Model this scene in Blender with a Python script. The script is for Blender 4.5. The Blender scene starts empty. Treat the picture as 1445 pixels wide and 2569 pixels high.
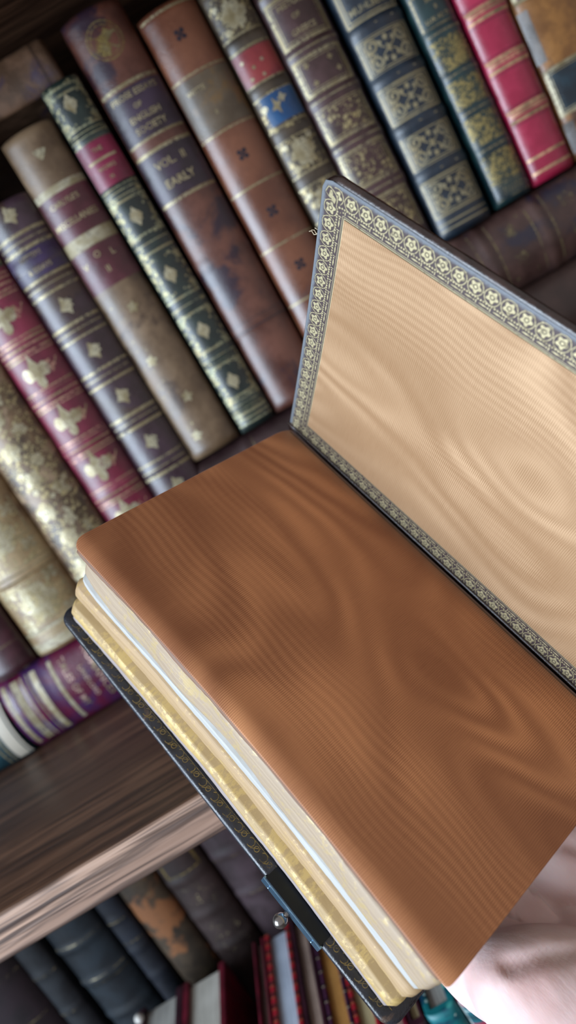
import bpy, bmesh, math, random
from mathutils import Vector, Matrix, noise as mnoise
random.seed(7)
scene = bpy.context.scene
C = scene.collection
MM = 0.001
Z0 = 1.2            # eye height of the camera above the floor (m)
R = math.radians
def W(x, y, z): return Vector((x * MM, y * MM, z * MM + Z0))

# ---------------------------------------------------------------- camera
PITCH, ROLL = R(12.5), R(30.8)
F = Vector((0, math.cos(PITCH), -math.sin(PITCH)))
R0 = Vector((1, 0, 0)); U0 = Vector((0, math.sin(PITCH), math.cos(PITCH)))
CX = math.cos(ROLL) * R0 - math.sin(ROLL) * U0
CU = math.sin(ROLL) * R0 + math.cos(ROLL) * U0
cam_data = bpy.data.cameras.new('camera'); cam = bpy.data.objects.new('camera', cam_data); C.objects.link(cam)
m = Matrix((CX, CU, -F)).transposed().to_4x4(); m.translation = W(0, 0, 0); cam.matrix_world = m
cam_data.sensor_fit = 'VERTICAL'; cam_data.sensor_height = 36; cam_data.sensor_width = 36
cam_data.lens = 36 * 1900 / 2569
cam_data.clip_start = 0.005; cam_data.clip_end = 50
cam_data.dof.use_dof = True; cam_data.dof.focus_distance = 0.216; cam_data.dof.aperture_fstop = 8.6
scene.camera = cam

# ---------------------------------------------------------------- light
wd = bpy.data.worlds.new('room_light'); scene.world = wd; wd.use_nodes = True
bg = wd.node_tree.nodes['Background']; bg.inputs[0].default_value = (0.95, 0.86, 0.84, 1); bg.inputs[1].default_value = 0.40
ld = bpy.data.lights.new('window_daylight', 'AREA'); ld.shape = 'RECTANGLE'; ld.size = 0.9; ld.size_y = 1.0
ld.energy = 33; ld.color = (0.70, 0.84, 1.0)
lo = bpy.data.objects.new('window_daylight', ld); C.objects.link(lo)
lo.location = W(-1150, -430, 130)
lo.rotation_euler = (W(-20, 300, -60) - lo.location).to_track_quat('-Z', 'Y').to_euler()
scene.view_settings.view_transform = 'Standard'; scene.view_settings.look = 'None'
scene.view_settings.exposure = 0.35; scene.view_settings.gamma = 1; scene.view_settings.use_curve_mapping = False

# ---------------------------------------------------------------- node helper
def lin(h):
    if isinstance(h, (tuple, list)): return tuple(h)[:3] + (1,)
    h = h.lstrip('#'); v = [int(h[i:i + 2], 16) / 255 for i in (0, 2, 4)]
    return tuple(a / 12.92 if a <= 0.04045 else ((a + 0.055) / 1.055) ** 2.4 for a in v) + (1,)
class X:
    nt = None
    def __init__(s, k): s.k = k
    @staticmethod
    def m(op, *a, clamp=False):
        n = X.nt.nodes.new('ShaderNodeMath'); n.operation = op; n.use_clamp = clamp
        for i, v in enumerate(a):
            if isinstance(v, X): X.nt.links.new(v.k, n.inputs[i])
            else: n.inputs[i].default_value = v
        return X(n.outputs[0])
    def __add__(s, o): return X.m('ADD', s, o)
    __radd__ = __add__
    def __sub__(s, o): return X.m('SUBTRACT', s, o)
    def __rsub__(s, o): return X.m('SUBTRACT', o, s)
    def __mul__(s, o): return X.m('MULTIPLY', s, o)
    __rmul__ = __mul__
    def __truediv__(s, o): return X.m('DIVIDE', s, o)
    def __rtruediv__(s, o): return X.m('DIVIDE', o, s)
    def __neg__(s): return X.m('MULTIPLY', s, -1)
def sin(a): return X.m('SINE', a)
def cos(a): return X.m('COSINE', a)
def absx(a): return X.m('ABSOLUTE', a)
def sqrt(a): return X.m('SQRT', a)
def atan2(a, b): return X.m('ARCTAN2', a, b)
def mx(a, b): return X.m('MAXIMUM', a, b)
def mn(a, b): return X.m('MINIMUM', a, b)
def pw(a, b): return X.m('POWER', a, b)
def fr(a): return X.m('FLOORED_MODULO', a, 1.0)
def mod(a, b): return X.m('FLOORED_MODULO', a, b)
def gt(a, b): return X.m('GREATER_THAN', a, b)
def lt(a, b): return X.m('LESS_THAN', a, b)
def ss(a, lo_, hi_):
    n = X.nt.nodes.new('ShaderNodeMapRange'); n.interpolation_type = 'SMOOTHSTEP'
    X.nt.links.new(a.k, n.inputs[0]); n.inputs[1].default_value = lo_; n.inputs[2].default_value = hi_
    return X(n.outputs[0])
def vec(x, y, z):
    n = X.nt.nodes.new('ShaderNodeCombineXYZ')
    for i, v in enumerate((x, y, z)):
        if isinstance(v, X): X.nt.links.new(v.k, n.inputs[i])
        else: n.inputs[i].default_value = v
    return X(n.outputs[0])
def split(v):
    n = X.nt.nodes.new('ShaderNodeSeparateXYZ'); X.nt.links.new(v.k, n.inputs[0])
    return [X(o) for o in n.outputs]
def coord(kind='Object'):
    n = X.nt.nodes.new('ShaderNodeTexCoord'); return X(n.outputs[kind])
def noise(v, scale, detail=3, rough=0.55, dist=0):
    n = X.nt.nodes.new('ShaderNodeTexNoise'); X.nt.links.new(v.k, n.inputs['Vector'])
    n.inputs['Scale'].default_value = scale; n.inputs['Detail'].default_value = detail
    n.inputs['Roughness'].default_value = rough; n.inputs['Distortion'].default_value = dist
    return X(n.outputs[0])
def voro(v, scale, feature='F1'):
    n = X.nt.nodes.new('ShaderNodeTexVoronoi'); n.feature = feature
    X.nt.links.new(v.k, n.inputs['Vector']); n.inputs['Scale'].default_value = scale
    return X(n.outputs['Distance'])
def mix(f, a, b):
    n = X.nt.nodes.new('ShaderNodeMix'); n.data_type = 'RGBA'
    for k, v in ((0, f), (6, a), (7, b)):
        if isinstance(v, X): X.nt.links.new(v.k, n.inputs[k])
        elif k == 0: n.inputs[0].default_value = v
        else: n.inputs[k].default_value = lin(v)
    return X(n.outputs[2])
MATS = {}
def material(name, fn):
    """fn returns dict of principled inputs (+ 'bump': (height, distance), 'alpha')."""
    if name in MATS: return MATS[name]
    mt = bpy.data.materials.new(name); mt.use_nodes = True; nt = mt.node_tree
    old = X.nt; X.nt = nt
    b = nt.nodes['Principled BSDF']
    d = fn()
    for k, v in d.items():
        if k == 'bump':
            n = nt.nodes.new('ShaderNodeBump'); nt.links.new(v[0].k, n.inputs['Height'])
            n.inputs['Distance'].default_value = v[1]; n.inputs['Strength'].default_value = v[2] if len(v) > 2 else 0.6
            nt.links.new(n.outputs[0], b.inputs['Normal']); continue
        if isinstance(v, X): nt.links.new(v.k, b.inputs[k])
        elif k in ('Base Color', 'Subsurface Radius', 'Sheen Tint', 'Coat Tint'):
            b.inputs[k].default_value = lin(v) if k != 'Subsurface Radius' else v
        else: b.inputs[k].default_value = v
    X.nt = old; MATS[name] = mt
    return mt

def leather(name, c1, c2, scale=55, rough=0.42, c3=None, cut=(0.56, 0.64), fine=0.5, seed=0, spec=0.55, coat=0.22):
    def f():
        v = coord(); n1 = noise(vec(*[a + seed for a in split(v)]), scale, 4, 0.6)
        col = mix(ss(n1, 0.35, 0.68), c1, c2)
        if c3:
            n3 = noise(vec(*[a + seed + 3.3 for a in split(v)]), scale * 0.9, 5, 0.6, 0.4)
            col = mix(ss(n3, *cut), col, c3)
        g = noise(v, 1500, 2, 0.6)
        col = mix(ss(g, 0.3, 0.7) * 0.22 * fine, col, '#0c0806')
        return {'Base Color': col, 'Roughness': ss(n1, 0.2, 0.8) * 0.22 + (rough - 0.1), 'bump': (g + n1 * 2.0, 0.0004, 0.35),
                'Specular IOR Level': spec, 'Coat Weight': coat, 'Coat Roughness': 0.24}
    return material(name, f)

def gilt(name, color='#c9b98c', wear=0.42, metal=0.55, rough=0.38, scale=700):
    """Gold tooling, rubbed away in places."""
    def f():
        v = coord(); n1 = noise(v, scale, 3, 0.75); n2 = noise(v, 110, 3, 0.65)
        a = ss(n1 * 0.55 + n2 * 0.6, wear, wear + 0.24) * 0.95
        return {'Base Color': mix(ss(n2, .35, .65), color, '#857858'), 'Metallic': metal, 'Roughness': rough, 'Alpha': a}
    return material(name, f)

def gilt_leaf(name, color='#b9a878', dens=0.5, scale=330, metal=0.4):
    """Dense gilt leafwork that covers a whole panel."""
    def f():
        v = coord(); w_ = vec(*[a + noise(v, 300, 2) * 0.004 for a in split(v)])
        d = voro(w_, scale, 'F1'); e = voro(w_, scale * 2.1, 'F1'); n2 = noise(v, 120, 3, 0.6)
        a = ss(mx(1 - d * 1.25, 1 - e * 1.5) * 0.55 + n2 * 0.7, dens + 0.2, dens + 0.42)
        return {'Base Color': mix(n2, color, '#8c7848'), 'Metallic': metal, 'Roughness': 0.42, 'Alpha': a}
    return material(name, f)

def paper(name, c1, c2, lines=3000, axis=0, rough=0.75):
    def f():
        v = coord(); s = split(v)
        p = [s[0] * 4, s[1] * 4, s[2] * 4]; p[axis] = s[axis] * lines * 0.1
        q = noise(vec(*p), 10, 3, 0.7)
        n2 = noise(v, 70, 4, 0.65)
        return {'Base Color': mix(ss(q * 0.7 + n2 * 0.3, 0.36, 0.62), c1, c2), 'Roughness': rough, 'bump': (q, 0.0003, 0.5)}
    return material(name, f)

def wood(name, c1, c2, c3, rough=0.5, sx=0.12, bump=0.3, streak=0.35):
    def f():
        x, y, z = split(coord())
        v = vec(x * sx, y, z)
        n1 = noise(v, 26, 5, 0.62, 0.8); n2 = noise(vec(x * 0.05, y, z), 260, 3, 0.6); n3 = noise(vec(x * 0.4, y, z), 9, 3)
        ring = sin(n1 * 40 + n3 * 6) * 0.5 + 0.5
        col = mix(ss(n1, 0.35, 0.66), c1, c2); col = mix(ring * 0.35, col, c3); col = mix(ss(n2, 0.46, 0.64) * 0.8, col, c3); n4 = noise(vec(x * 0.025, y, z), 520, 2, .6); col = mix(ss(n4, .50, .62) * streak, col, c3)
        return {'Base Color': col, 'Roughness': rough, 'bump': (n2 + ring * 0.4, 0.0006, bump)}
    return material(name, f)

def plain(name, c, rough=0.5, metal=0.0):
    return material(name, lambda: {'Base Color': mix(noise(coord(), 200, 3), c, c), 'Roughness': rough, 'Metallic': metal})

# ---------------------------------------------------------------- objects
def empty(name, label, cat, loc, rot=None, group=None):
    o = bpy.data.objects.new(name, None); C.objects.link(o); o.empty_display_size = 0.02
    o.location = loc
    if rot is not None: o.rotation_euler = rot
    if cat == 'book' and ' book' not in label.split(',')[0].split(' beside')[0].split(' beneath')[0] and ' spine' in label: label = label.replace(' spine', ' spined book', 1)
    o['label'] = label; o['category'] = cat
    if group: o['group'] = group
    return o
def mesh_obj(name, verts, faces, mat, parent=None, smooth=False, uvs=None, label=None):
    me = bpy.data.meshes.new(name); me.from_pydata([tuple(v) for v in verts], [], faces); me.update()
    if smooth: me.polygons.foreach_set('use_smooth', [True] * len(me.polygons))
    if uvs:
        ul = me.uv_layers.new(name='uv')
        for lp in me.loops: ul.data[lp.index].uv = uvs[lp.vertex_index]
    me.materials.append(mat)
    o = bpy.data.objects.new(name, me); C.objects.link(o)
    if parent: o.parent = parent
    if label: o['label'] = label
    return o
def box(name, x0, x1, y0, y1, z0, z1, mat, parent=None, bevel=0.0, seg=2, **k):
    """Box in mm."""
    bm = bmesh.new(); bmesh.ops.create_cube(bm, size=1)
    for v in bm.verts:
        v.co = Vector(((x0 + x1) / 2 + v.co.x * (x1 - x0), (y0 + y1) / 2 + v.co.y * (y1 - y0), (z0 + z1) / 2 + v.co.z * (z1 - z0))) * MM
    if bevel: bmesh.ops.bevel(bm, geom=bm.edges[:], offset=bevel * MM, segments=seg, affect='EDGES', profile=0.6)
    me = bpy.data.meshes.new(name); bm.to_mesh(me); bm.free(); me.materials.append(mat)
    o = bpy.data.objects.new(name, me); C.objects.link(o)
    if parent: o.parent = parent
    if k.get('label'): o['label'] = k['label']
    return o

# ---------------------------------------------------------------- the book builder
_txt = {}
def text_tris(s):
    """Triangles of a line of lettering, 1 high, centred on x."""
    if s in _txt: return _txt[s]
    cu = bpy.data.curves.new('t', 'FONT'); cu.body = s; cu.align_x = 'CENTER'; cu.resolution_u = 2; cu.offset = 0.012
    o = bpy.data.objects.new('t', cu); C.objects.link(o)
    dg = bpy.context.evaluated_depsgraph_get(); me = o.evaluated_get(dg).to_mesh(); me.calc_loop_triangles()
    vs = [(v.co.x, v.co.y) for v in me.vertices]; ts = [tuple(t.vertices) for t in me.loop_triangles]
    o.evaluated_get(dg).to_mesh_clear(); bpy.data.objects.remove(o); bpy.data.curves.remove(cu)
    ys = [p[1] for p in vs] or [0, 1]; h = (max(ys) - min(ys)) or 1; y0 = min(ys)
    xs = [p[0] for p in vs]; wdt = (max(xs) - min(xs)) / h
    _txt[s] = ([(x / h, (y - y0) / h - 0.5) for x, y in vs], ts, wdt)
    return _txt[s]

class Deco:
    """Flat shapes in spine coordinates (mm): u across, v up the spine; wrapped on the spine afterwards."""
    def __init__(s): s.v = []; s.f = []; s.p = []
    def grid(s, u0, u1, v0, v1):
        nu = max(1, int(abs(u1 - u0) / 1.6)); nv = max(1, int(abs(v1 - v0) / 2.5)); b = len(s.v); s.p.append((b, len(s.f)))
        for j in range(nv + 1):
            for i in range(nu + 1): s.v.append((u0 + (u1 - u0) * i / nu, v0 + (v1 - v0) * j / nv))
        for j in range(nv):
            for i in range(nu):
                a = b + j * (nu + 1) + i; s.f.append((a, a + 1, a + nu + 2, a + nu + 1))
        return s
    def line(s, v, h, u0, u1): return s.grid(u0, u1, v - h / 2, v + h / 2)
    def frame(s, u0, u1, v0, v1, t):
        s.grid(u0, u1, v0, v0 + t); s.grid(u0, u1, v1 - t, v1); s.grid(u0, u0 + t, v0 + t, v1 - t); s.grid(u1 - t, u1, v0 + t, v1 - t); return s
    def poly(s, pts):
        b = len(s.v); cx = sum(p[0] for p in pts) / len(pts); cy = sum(p[1] for p in pts) / len(pts)
        s.v.append((cx, cy)); s.v += list(pts); n = len(pts)
        for i in range(n): s.f.append((b, b + 1 + i, b + 1 + (i + 1) % n))
        return s
    def disc(s, u, v, r, ry=None, n=12):
        return s.poly([(u + r * math.cos(2 * math.pi * i / n), v + (ry or r) * math.sin(2 * math.pi * i / n)) for i in range(n)])
    def ring(s, u, v, r, t, n=24, a0=0, a1=2 * math.pi):
        return s.stroke([(u + r * math.cos(a0 + (a1 - a0) * i / n), v + r * math.sin(a0 + (a1 - a0) * i / n)) for i in range(n + 1)], t)
    def stroke(s, pts, t, taper=0):
        b = len(s.v); n = len(pts)
        for i, p in enumerate(pts):
            a = pts[max(0, i - 1)]; c = pts[min(n - 1, i + 1)]; dx, dy = c[0] - a[0], c[1] - a[1]; l = math.hypot(dx, dy) or 1
            h = t / 2 * (1 - taper * i / (n - 1)); s.v += [(p[0] - dy / l * h, p[1] + dx / l * h), (p[0] + dy / l * h, p[1] - dx / l * h)]
        for i in range(n - 1): s.f.append((b + 2 * i, b + 2 * i + 1, b + 2 * i + 3, b + 2 * i + 2))
        return s
    def star(s, u, v, ru, rv, inner=0.5, k=4, rot=0.0):
        pts = []
        for i in range(2 * k):
            a = math.pi * i / k + rot; q = 1 if i % 2 == 0 else inner
            pts.append((u + ru * q * math.cos(a), v + rv * q * math.sin(a)))
        return s.poly(pts)
    def spiral(s, u, v, r, turns, a0, sgn, t):
        n = int(18 * turns); pts = []
        for i in range(n + 1):
            a = a0 + sgn * 2 * math.pi * turns * i / n; q = r * (1 - 0.75 * i / n); pts.append((u + q * math.cos(a), v + q * math.sin(a)))
        s.stroke(pts, t); s.disc(pts[-1][0], pts[-1][1], t * 0.9); return s
    def floret(s, u, v, r, k=4, rot=0.0, core=True):
        for i in range(k):
            a = 2 * math.pi * i / k + rot; s.disc(u + 0.6 * r * math.cos(a), v + 0.6 * r * math.sin(a), r * 0.36, n=9)
        if core: s.disc(u, v, r * 0.26, n=8)
        return s
    def fleur(s, u, v, r):
        s.star(u, v + r * 0.35, r * 0.34, r * 0.9, 0.6); s.disc(u - r * 0.55, v + 0.05 * r, r * 0.3, r * 0.42); s.disc(u + r * 0.55, v + 0.05 * r, r * 0.3, r * 0.42)
        s.disc(u, v - r * 0.55, r * 0.28, r * 0.4); s.grid(u - r * 0.7, u + r * 0.7, v - r * 0.33, v - r * 0.13); s.disc(u, v, r * 0.25); return s
    def text(s, t, u, v, h, maxw):
        vs, ts, wd_ = text_tris(t); sx = h if wd_ * h <= maxw else maxw / wd_
        b = len(s.v); s.v += [(u + x * sx, v + y * h) for x, y in vs]; s.f += [tuple(b + i for i in q) for q in ts]; return s

class Book:
    """A bound book standing on its tail: spine faces -y, thickness along x, height along z (mm, local)."""
    def __init__(s, name, label, w, H, depth, loc, spine, board, pages, bulge=None, bands=(), rot=None, group=None, cat='book', inset=3.0, bt=2.2, kap=0.9):
        s.w, s.H, s.b, s.k, s.bands = w, H, (w * 0.2 if bulge is None else bulge), kap, bands
        s.root = empty(name, label, cat, loc, rot, group); s.z0 = 0
        nu = 18; nv = max(8, int(H / 2.2)); V = []; Fc = []
        yb = s.b + 0.6
        for j in range(nv + 1):
            v = H * j / nv
            for i in range(nu + 1):
                u = -w / 2 + w * i / nu; V.append(Vector((u, s.py(u, v), v)) * MM)
        for j in range(nv):
            for i in range(nu):
                a = j * (nu + 1) + i; Fc.append((a, a + 1, a + nu + 2, a + nu + 1))
        b0 = len(V)
        for v in (0, H):
            for u in (-w / 2, w / 2): V.append(Vector((u, yb + 1.2, v)) * MM)
        lo_ = [i for i in range(nu + 1)]; hi = [nv * (nu + 1) + i for i in range(nu + 1)]
        Fc.append(tuple([b0] + [b0 + 1] + lo_[::-1])); Fc.append(tuple([b0 + 3, b0 + 2] + hi))
        Lc = [j * (nu + 1) for j in range(nv + 1)]; Rc = [j * (nu + 1) + nu for j in range(nv + 1)]
        Fc.append(tuple([b0 + 2, b0] + Lc)); Fc.append(tuple([b0 + 1, b0 + 3] + Rc[::-1])); Fc.append((b0, b0 + 2, b0 + 3, b0 + 1))
        s.spine = mesh_obj('spine', V, Fc, spine, s.root, True)
        me = s.spine.data; n0 = nu * nv
        me.polygons.foreach_set('use_smooth', [i < n0 for i in range(len(me.polygons))])
        y0 = s.b + 0.2
        s.fc = box('front_cover', w / 2 - bt, w / 2, y0 + 1.4, depth, 0, H, board, s.root, 0.7)
        s.bc = box('back_cover', -w / 2, -w / 2 + bt, y0 + 1.4, depth, 0, H, board, s.root, 0.7)
        s.pg = box('page_block', -w / 2 + bt, w / 2 - bt, y0 + 1.4, depth - 3, inset, H - inset, pages, s.root, 0.4)
    def bh(s, v):
        h = 0
        for zc, hw, ht in s.bands:
            d = abs(v - zc) / hw
            if d < 1.5: h = max(h, ht * min(1, max(0, (1.5 - d))) )
        e = min(v, s.H - v)
        if e < 2.2: h -= (1 - e / 2.2) ** 2 * 1.3
        return h
    def py(s, u, v):
        t = max(-1, min(1, u / (s.w / 2))) * s.k
        return s.b * (1 - math.sqrt(1 - t * t)) / (1 - math.sqrt(1 - s.k ** 2)) - s.bh(v)
    def put(s, name, d, mat, eps=0.12, label=None):
        if not d.v: return
        lim = s.w / 2 - 0.25
        V = []
        for u, v in d.v:
            u = max(-lim, min(lim, u)); v = max(.2, min(s.H - .2, v)); V.append(Vector((u, s.py(u, v) - eps, v)) * MM)
        if name in ('gilt_bands', 'gilt_leafwork', 'title_label', 'edge_highlight', 'dark_bands') and len(d.p) > 1:
            for k, (v0, f0) in enumerate(d.p):
                v1, f1 = d.p[k + 1] if k + 1 < len(d.p) else (len(d.v), len(d.f))
                mesh_obj(name, V[v0:v1], [tuple(q - v0 for q in f) for f in d.f[f0:f1]], mat, s.root, True, label=label)
            return
        return mesh_obj(name, V, d.f, mat, s.root, True, label=label)

LV = [W]
def upright(name, label, x0, x1, zb, zt, spine, board, pages, y=380, depth=150, lean=0, **k):
    bands = [(z - zb, hw, ht) for z, hw, ht in k.pop('bands', ())]
    k.setdefault('group', 'upright leather books in the upper row')
    b = Book(name, label, x1 - x0, zt - zb, depth, W((x0 + x1) / 2, y, zb), spine, board, pages, bands=bands, rot=(0, R(lean), 0) if lean else None, **k)
    b.zb = zb
    return b
# shared materials
PG = paper('old_page_edges', '#7d6a4e', '#c0ac86', axis=0)
G1 = gilt('rubbed_gilt', '#aca282', 0.40, .45)
G2 = gilt('worn_gilt', '#9c9070', 0.46, .45)
GB = gilt('bright_gilt', '#b8b094', 0.36, 0.4)
GT_ = gilt('lettering_gilt', '#a89a78', 0.26, 0.35)
GC = gilt('copper_gilt', '#e0b48c', 0.34, 0.45)
GL = gilt_leaf('gilt_leafwork', '#b4aa88', 0.37)
GLD = gilt_leaf('dull_gilt_leafwork', '#8a8258', 0.26, 520)
CR = gilt('cream_gilt_field', '#aca48c', 0.34, 0.15, 0.5, 260)

# ---------------------------------------------------------------- the room and the bookcase
FLOOR = material('floor_boards', lambda: {'Base Color': mix(noise(coord(), 6), '#4a3626', '#6a5038'), 'Roughness': 0.5})
WALL = material('plaster', lambda: {'Base Color': mix(noise(coord(), 4), '#b9b2a6', '#c8c2b6'), 'Roughness': 0.9})
fl = box('floor', -2500, 2500, -2500, 640, -30, 0, FLOOR); fl['kind'] = 'structure'
wb = box('wall_back', -2500, 2500, 600, 640, 0, 2500, WALL); wb['kind'] = 'structure'

DW = wood('dark_oak', '#4e3628', '#775640', '#2a1a12', 0.42)
LW = wood('pale_oak_edge', '#ab8a76', '#c4a48e', '#3e2e28', 0.5, 0.04, 0.7, 0.85)
case = empty('bookcase', 'dark oak bookcase with pale front edges, full of old books', 'bookcase', (0, 0, 0))
SH = -127.4
def zz(z): return z + Z0 * 1000
for nm, z1, z0 in (('shelf_board', SH, SH - 16.2), ('shelf_board', -400, -416.2), ('shelf_board', 194, 178)):
    sb = box(nm, -520, 520, 250, 575, zz(z0), zz(z1), DW, case)
    box('front_edge', -520, 520, 246.8, 250.2, zz(z0), zz(z1), LW, sb, 1.5, 3, label='pale oak front edge')
box('back_panel', -540, 540, 575, 585, 0, zz(420), DW, case)
for sx in (-1, 1): box('side_panel', sx * 530 - 10, sx * 530 + 10, 247, 575, 0, zz(420), DW, case)
box('shelf_board', -520, 520, 250, 575, 60, 76, DW, case)
box('shelf_board', -520, 520, 250, 575, zz(404), zz(420), DW, case)

# ---------------------------------------------------------------- top row, left to right
def L(*a, **k): return leather(*a, **k)
# maroon, cut by the left edge
m1 = L('maroon_morocco', '#2c0f18', '#451a26', 60, 0.35)
b = upright('book', 'dark maroon leather book cut by the left photo edge, beside the tan gilt spine', -177, -151.5, -84.6, 70, m1, m1, PG)
d = Deco(); 
for z in (16, 40, 70, 96, 124): d.line(z, 0.9, -12, 12)
b.put('gilt_tooling', d, G2)
# tan gilt
m2 = L('tan_gilt_calf', '#7a5f3f', '#a08a62', 45, 0.45, '#5d4327', (0.55, 0.68))
b = upright('book', 'pale tan and gold spine standing left of the marbled brown spine', -150.5, -112.8, -84.6, 82, m2, m2, PG, bands=[(-42, 1.5, 1.0), (2, 1.5, 1.0), (44, 1.5, 1.0)])
d = Deco()
for z in (-46, -43.6, -40.4, -38, -76, -73.5, -71): d.line(z + 84.6, 0.8, -18, 18)
for z in (-46, -2):
    d.frame(-16, 16, z + 84.6 - 23 + 0, z + 84.6 - 2, 0.7)
b.put('gilt_tooling', d, G1)
d = Deco()
for z in (-58, -20, 22): d.floret(0, z + 84.6, 11, 6); d.star(0, z + 84.6, 8, 11, 0.45)
for z in (-58, -20, 22):
    for sx in (-1, 1):
        for sz in (-1, 1): d.floret(sx * 12, z + 84.6 + sz * 10, 4, 4, 0.7)
b.put('gilt_ornament', d, GB)
d = Deco().grid(-18, 18, 2, 7).grid(-18, 18, 12, 14); b.put('gilt_bands', d, CR)
d = Deco().grid(-16, 16, 16, 38).grid(-16, 16, 46, 82); b.put('gilt_leafwork', d, GL)
# marbled gilt
m3 = L('marbled_brown_calf', '#3a2a1e', '#6e5438', 80, 0.45, '#8b735a', (0.52, 0.62))
b = upright('book', 'marbled brown spine blotched with gold, between the tan gilt and crimson spines', -112.3, -82.4, -84.6, 80, m3, m3, PG)
d = Deco().grid(-13.5, 13.5, 20, 160); b.put('gilt_leafwork', d, GL)
d = Deco(); rr = random.Random(3)
for i in range(8):
    z = 30 + i * 16.5
    d.floret(rr.uniform(-7, -2), z, 5.5, 5, rr.random()); d.floret(rr.uniform(2, 7), z + 8, 3.6, 5, rr.random())
    for q in range(5): d.disc(rr.uniform(-11, 11), z + rr.uniform(-7, 7), rr.uniform(.6, 1.7))
d.line(22, 1.2, -14, 14).line(26, 2.4, -14, 14)
b.put('gilt_ornament', d, GB)
# crimson with fleurons
m4 = L('crimson_morocco', '#571428', '#7a2038', 60, 0.36)
b = upright('book', 'crimson spine with a column of bright gold trefoil ornaments, near the left edge', -81.6, -54.9, -84.6, 141.8, m4, m4, PG, bands=[(z, 1.2, 0.8) for z in (80, 51, 25, -3, -30)])
d = Deco()
for z in (80, 51, 25, -3, -30, -57):
    for q, t in ((-5, .7), (-3.2, .9), (-0.4, 1.0), (2.4, .9), (4.4, .7)): d.line(z + q + 84.6, t, -12.5, 12.5)
for z in (66, 37.5, 11, -15.5, -43): d.star(6.5, z + 85.5, 5, 4.2, 0.55, 3, 0.5)
b.put('gilt_tooling', d, gilt('rose_gilt', '#c99a86', 0.40, 0.45))
d = Deco()
for z in (66, 37.5, 11, -15.5, -43): d.fleur(-1, z + 84.6, 8.2)
b.put('gilt_ornament', d, GB)
g4 = L('olive_label', '#232d1e', '#3a4630', 60)
b.put('title_label', Deco().grid(-13, 13, 172, 196), g4, 0.08, 'dark olive green label')
b.put('lettering', Deco().text('POEMS', 0, 186, 4, 18).line(174, 1, -12.5, 12.5).line(194.5, 1, -12.5, 12.5), GT_, 0.2)
# plum brown with gold stars
m5 = L('plum_brown_calf', '#2b1c20', '#43303a', 55, 0.3, '#3b2a24', (0.5, 0.6))
b = upright('book', 'plum brown spine with gold stars between double gold lines and a violet label', -54.3, -28.1, -84.6, 110, m5, m5, PG, bands=[(z, 1.6, 0.9) for z in (81, 69, 45, 20.5, -5, -31)])
d = Deco()
for z in (91, 69, 45, 20.5, -5, -31): d.line(z + 3.4 + 84.6, 1.5, -12.6, 12.6).line(z - 3.4 + 84.6, 1.5, -12.6, 12.6).line(z + 84.6, .5, -12, 12)
for z in (-50, -56, -62): d.line(z + 84.6, .9, -12, 12)
b.put('gilt_tooling', d, G1)
d = Deco()
for z in (103, 57, 33, 8, -18, -43): d.star(1, z + 84.6, 4.0, 5.0, 0.58, 4, 0.3).star(1, z + 84.6, 3.6, 3.6, 0.6, 5, 0.9)
b.put('gilt_ornament', d, GB)
l5 = L('violet_label', '#21142f', '#36234a', 60)
b.put('title_label', Deco().grid(-12.8, 12.8, 73.6 + 84.6, 86.6 + 84.6), l5, 0.08, 'dark violet label')
b.put('lettering', Deco().text('LETTERS', -1, 83.6 + 84.6, 2.2, 17).text('& ESSAYS', 0, 77 + 84.6, 2.2, 18), GT_, 0.2)
# tan two-volume title
m6 = L('mottled_fawn_calf', '#57432f', '#7c654c', 50, 0.4, '#3d2b20', (0.55, 0.66))
b = upright('book', 'mottled fawn spine with two dark red labels, miscellanies and volume two', -27.6, -1.2, -38.4, 131.2, m6, m6, PG)
l6 = L('oxblood_label', '#41161f', '#5a2530', 60, 0.33)
b.put('title_label', Deco().grid(-13, 13, 101 + 38.4, 80.5 + 38.4), l6, 0.08, 'dark red title label')
b.put('volume_label', Deco().grid(-13, 13, 73.5 + 38.4, 54 + 38.4), l6, 0.08, 'dark red volume label')
d = Deco().text("CARLYLE'S", -1, 96.5 + 38.4, 2.6, 15).text('MISCELLANIES', -0.5, 87.5 + 38.4, 2.9, 22)
d.text('V', -8.5, 66.6 + 38.4, 3, 4).text('O', -0.6, 69.5 + 38.4, 3.1, 4).text('L', 6.6, 67.8 + 38.4, 3, 4).text('II', 0.6, 61.5 + 38.4, 3.2, 5)
b.put('lettering', d, GT_, 0.2)
d = Deco().grid(-12.8, 12.8, 101 + 38.4, 104.5 + 38.4).grid(-12.8, 12.8, 74 + 38.4, 80 + 38.4); b.put('gilt_bands', d, CR)
d = Deco().star(1, 119 + 38.4, 3.8, 3.2, .6, 3, .4)
for i, z in enumerate((41, 15, -8, -27)): d.star((-1) ** i * 3 - 2, z + 38.4, 3.2, 3.2, .6, 5)
b.put('gilt_ornament', d, GB)
d = Deco().grid(-13, -3, 6, 88).grid(-13, 8, 140, 146); b.put('gilt_leafwork', d, gilt_leaf('faint_gilt_leafwork', '#b8b098', 0.52))
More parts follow.
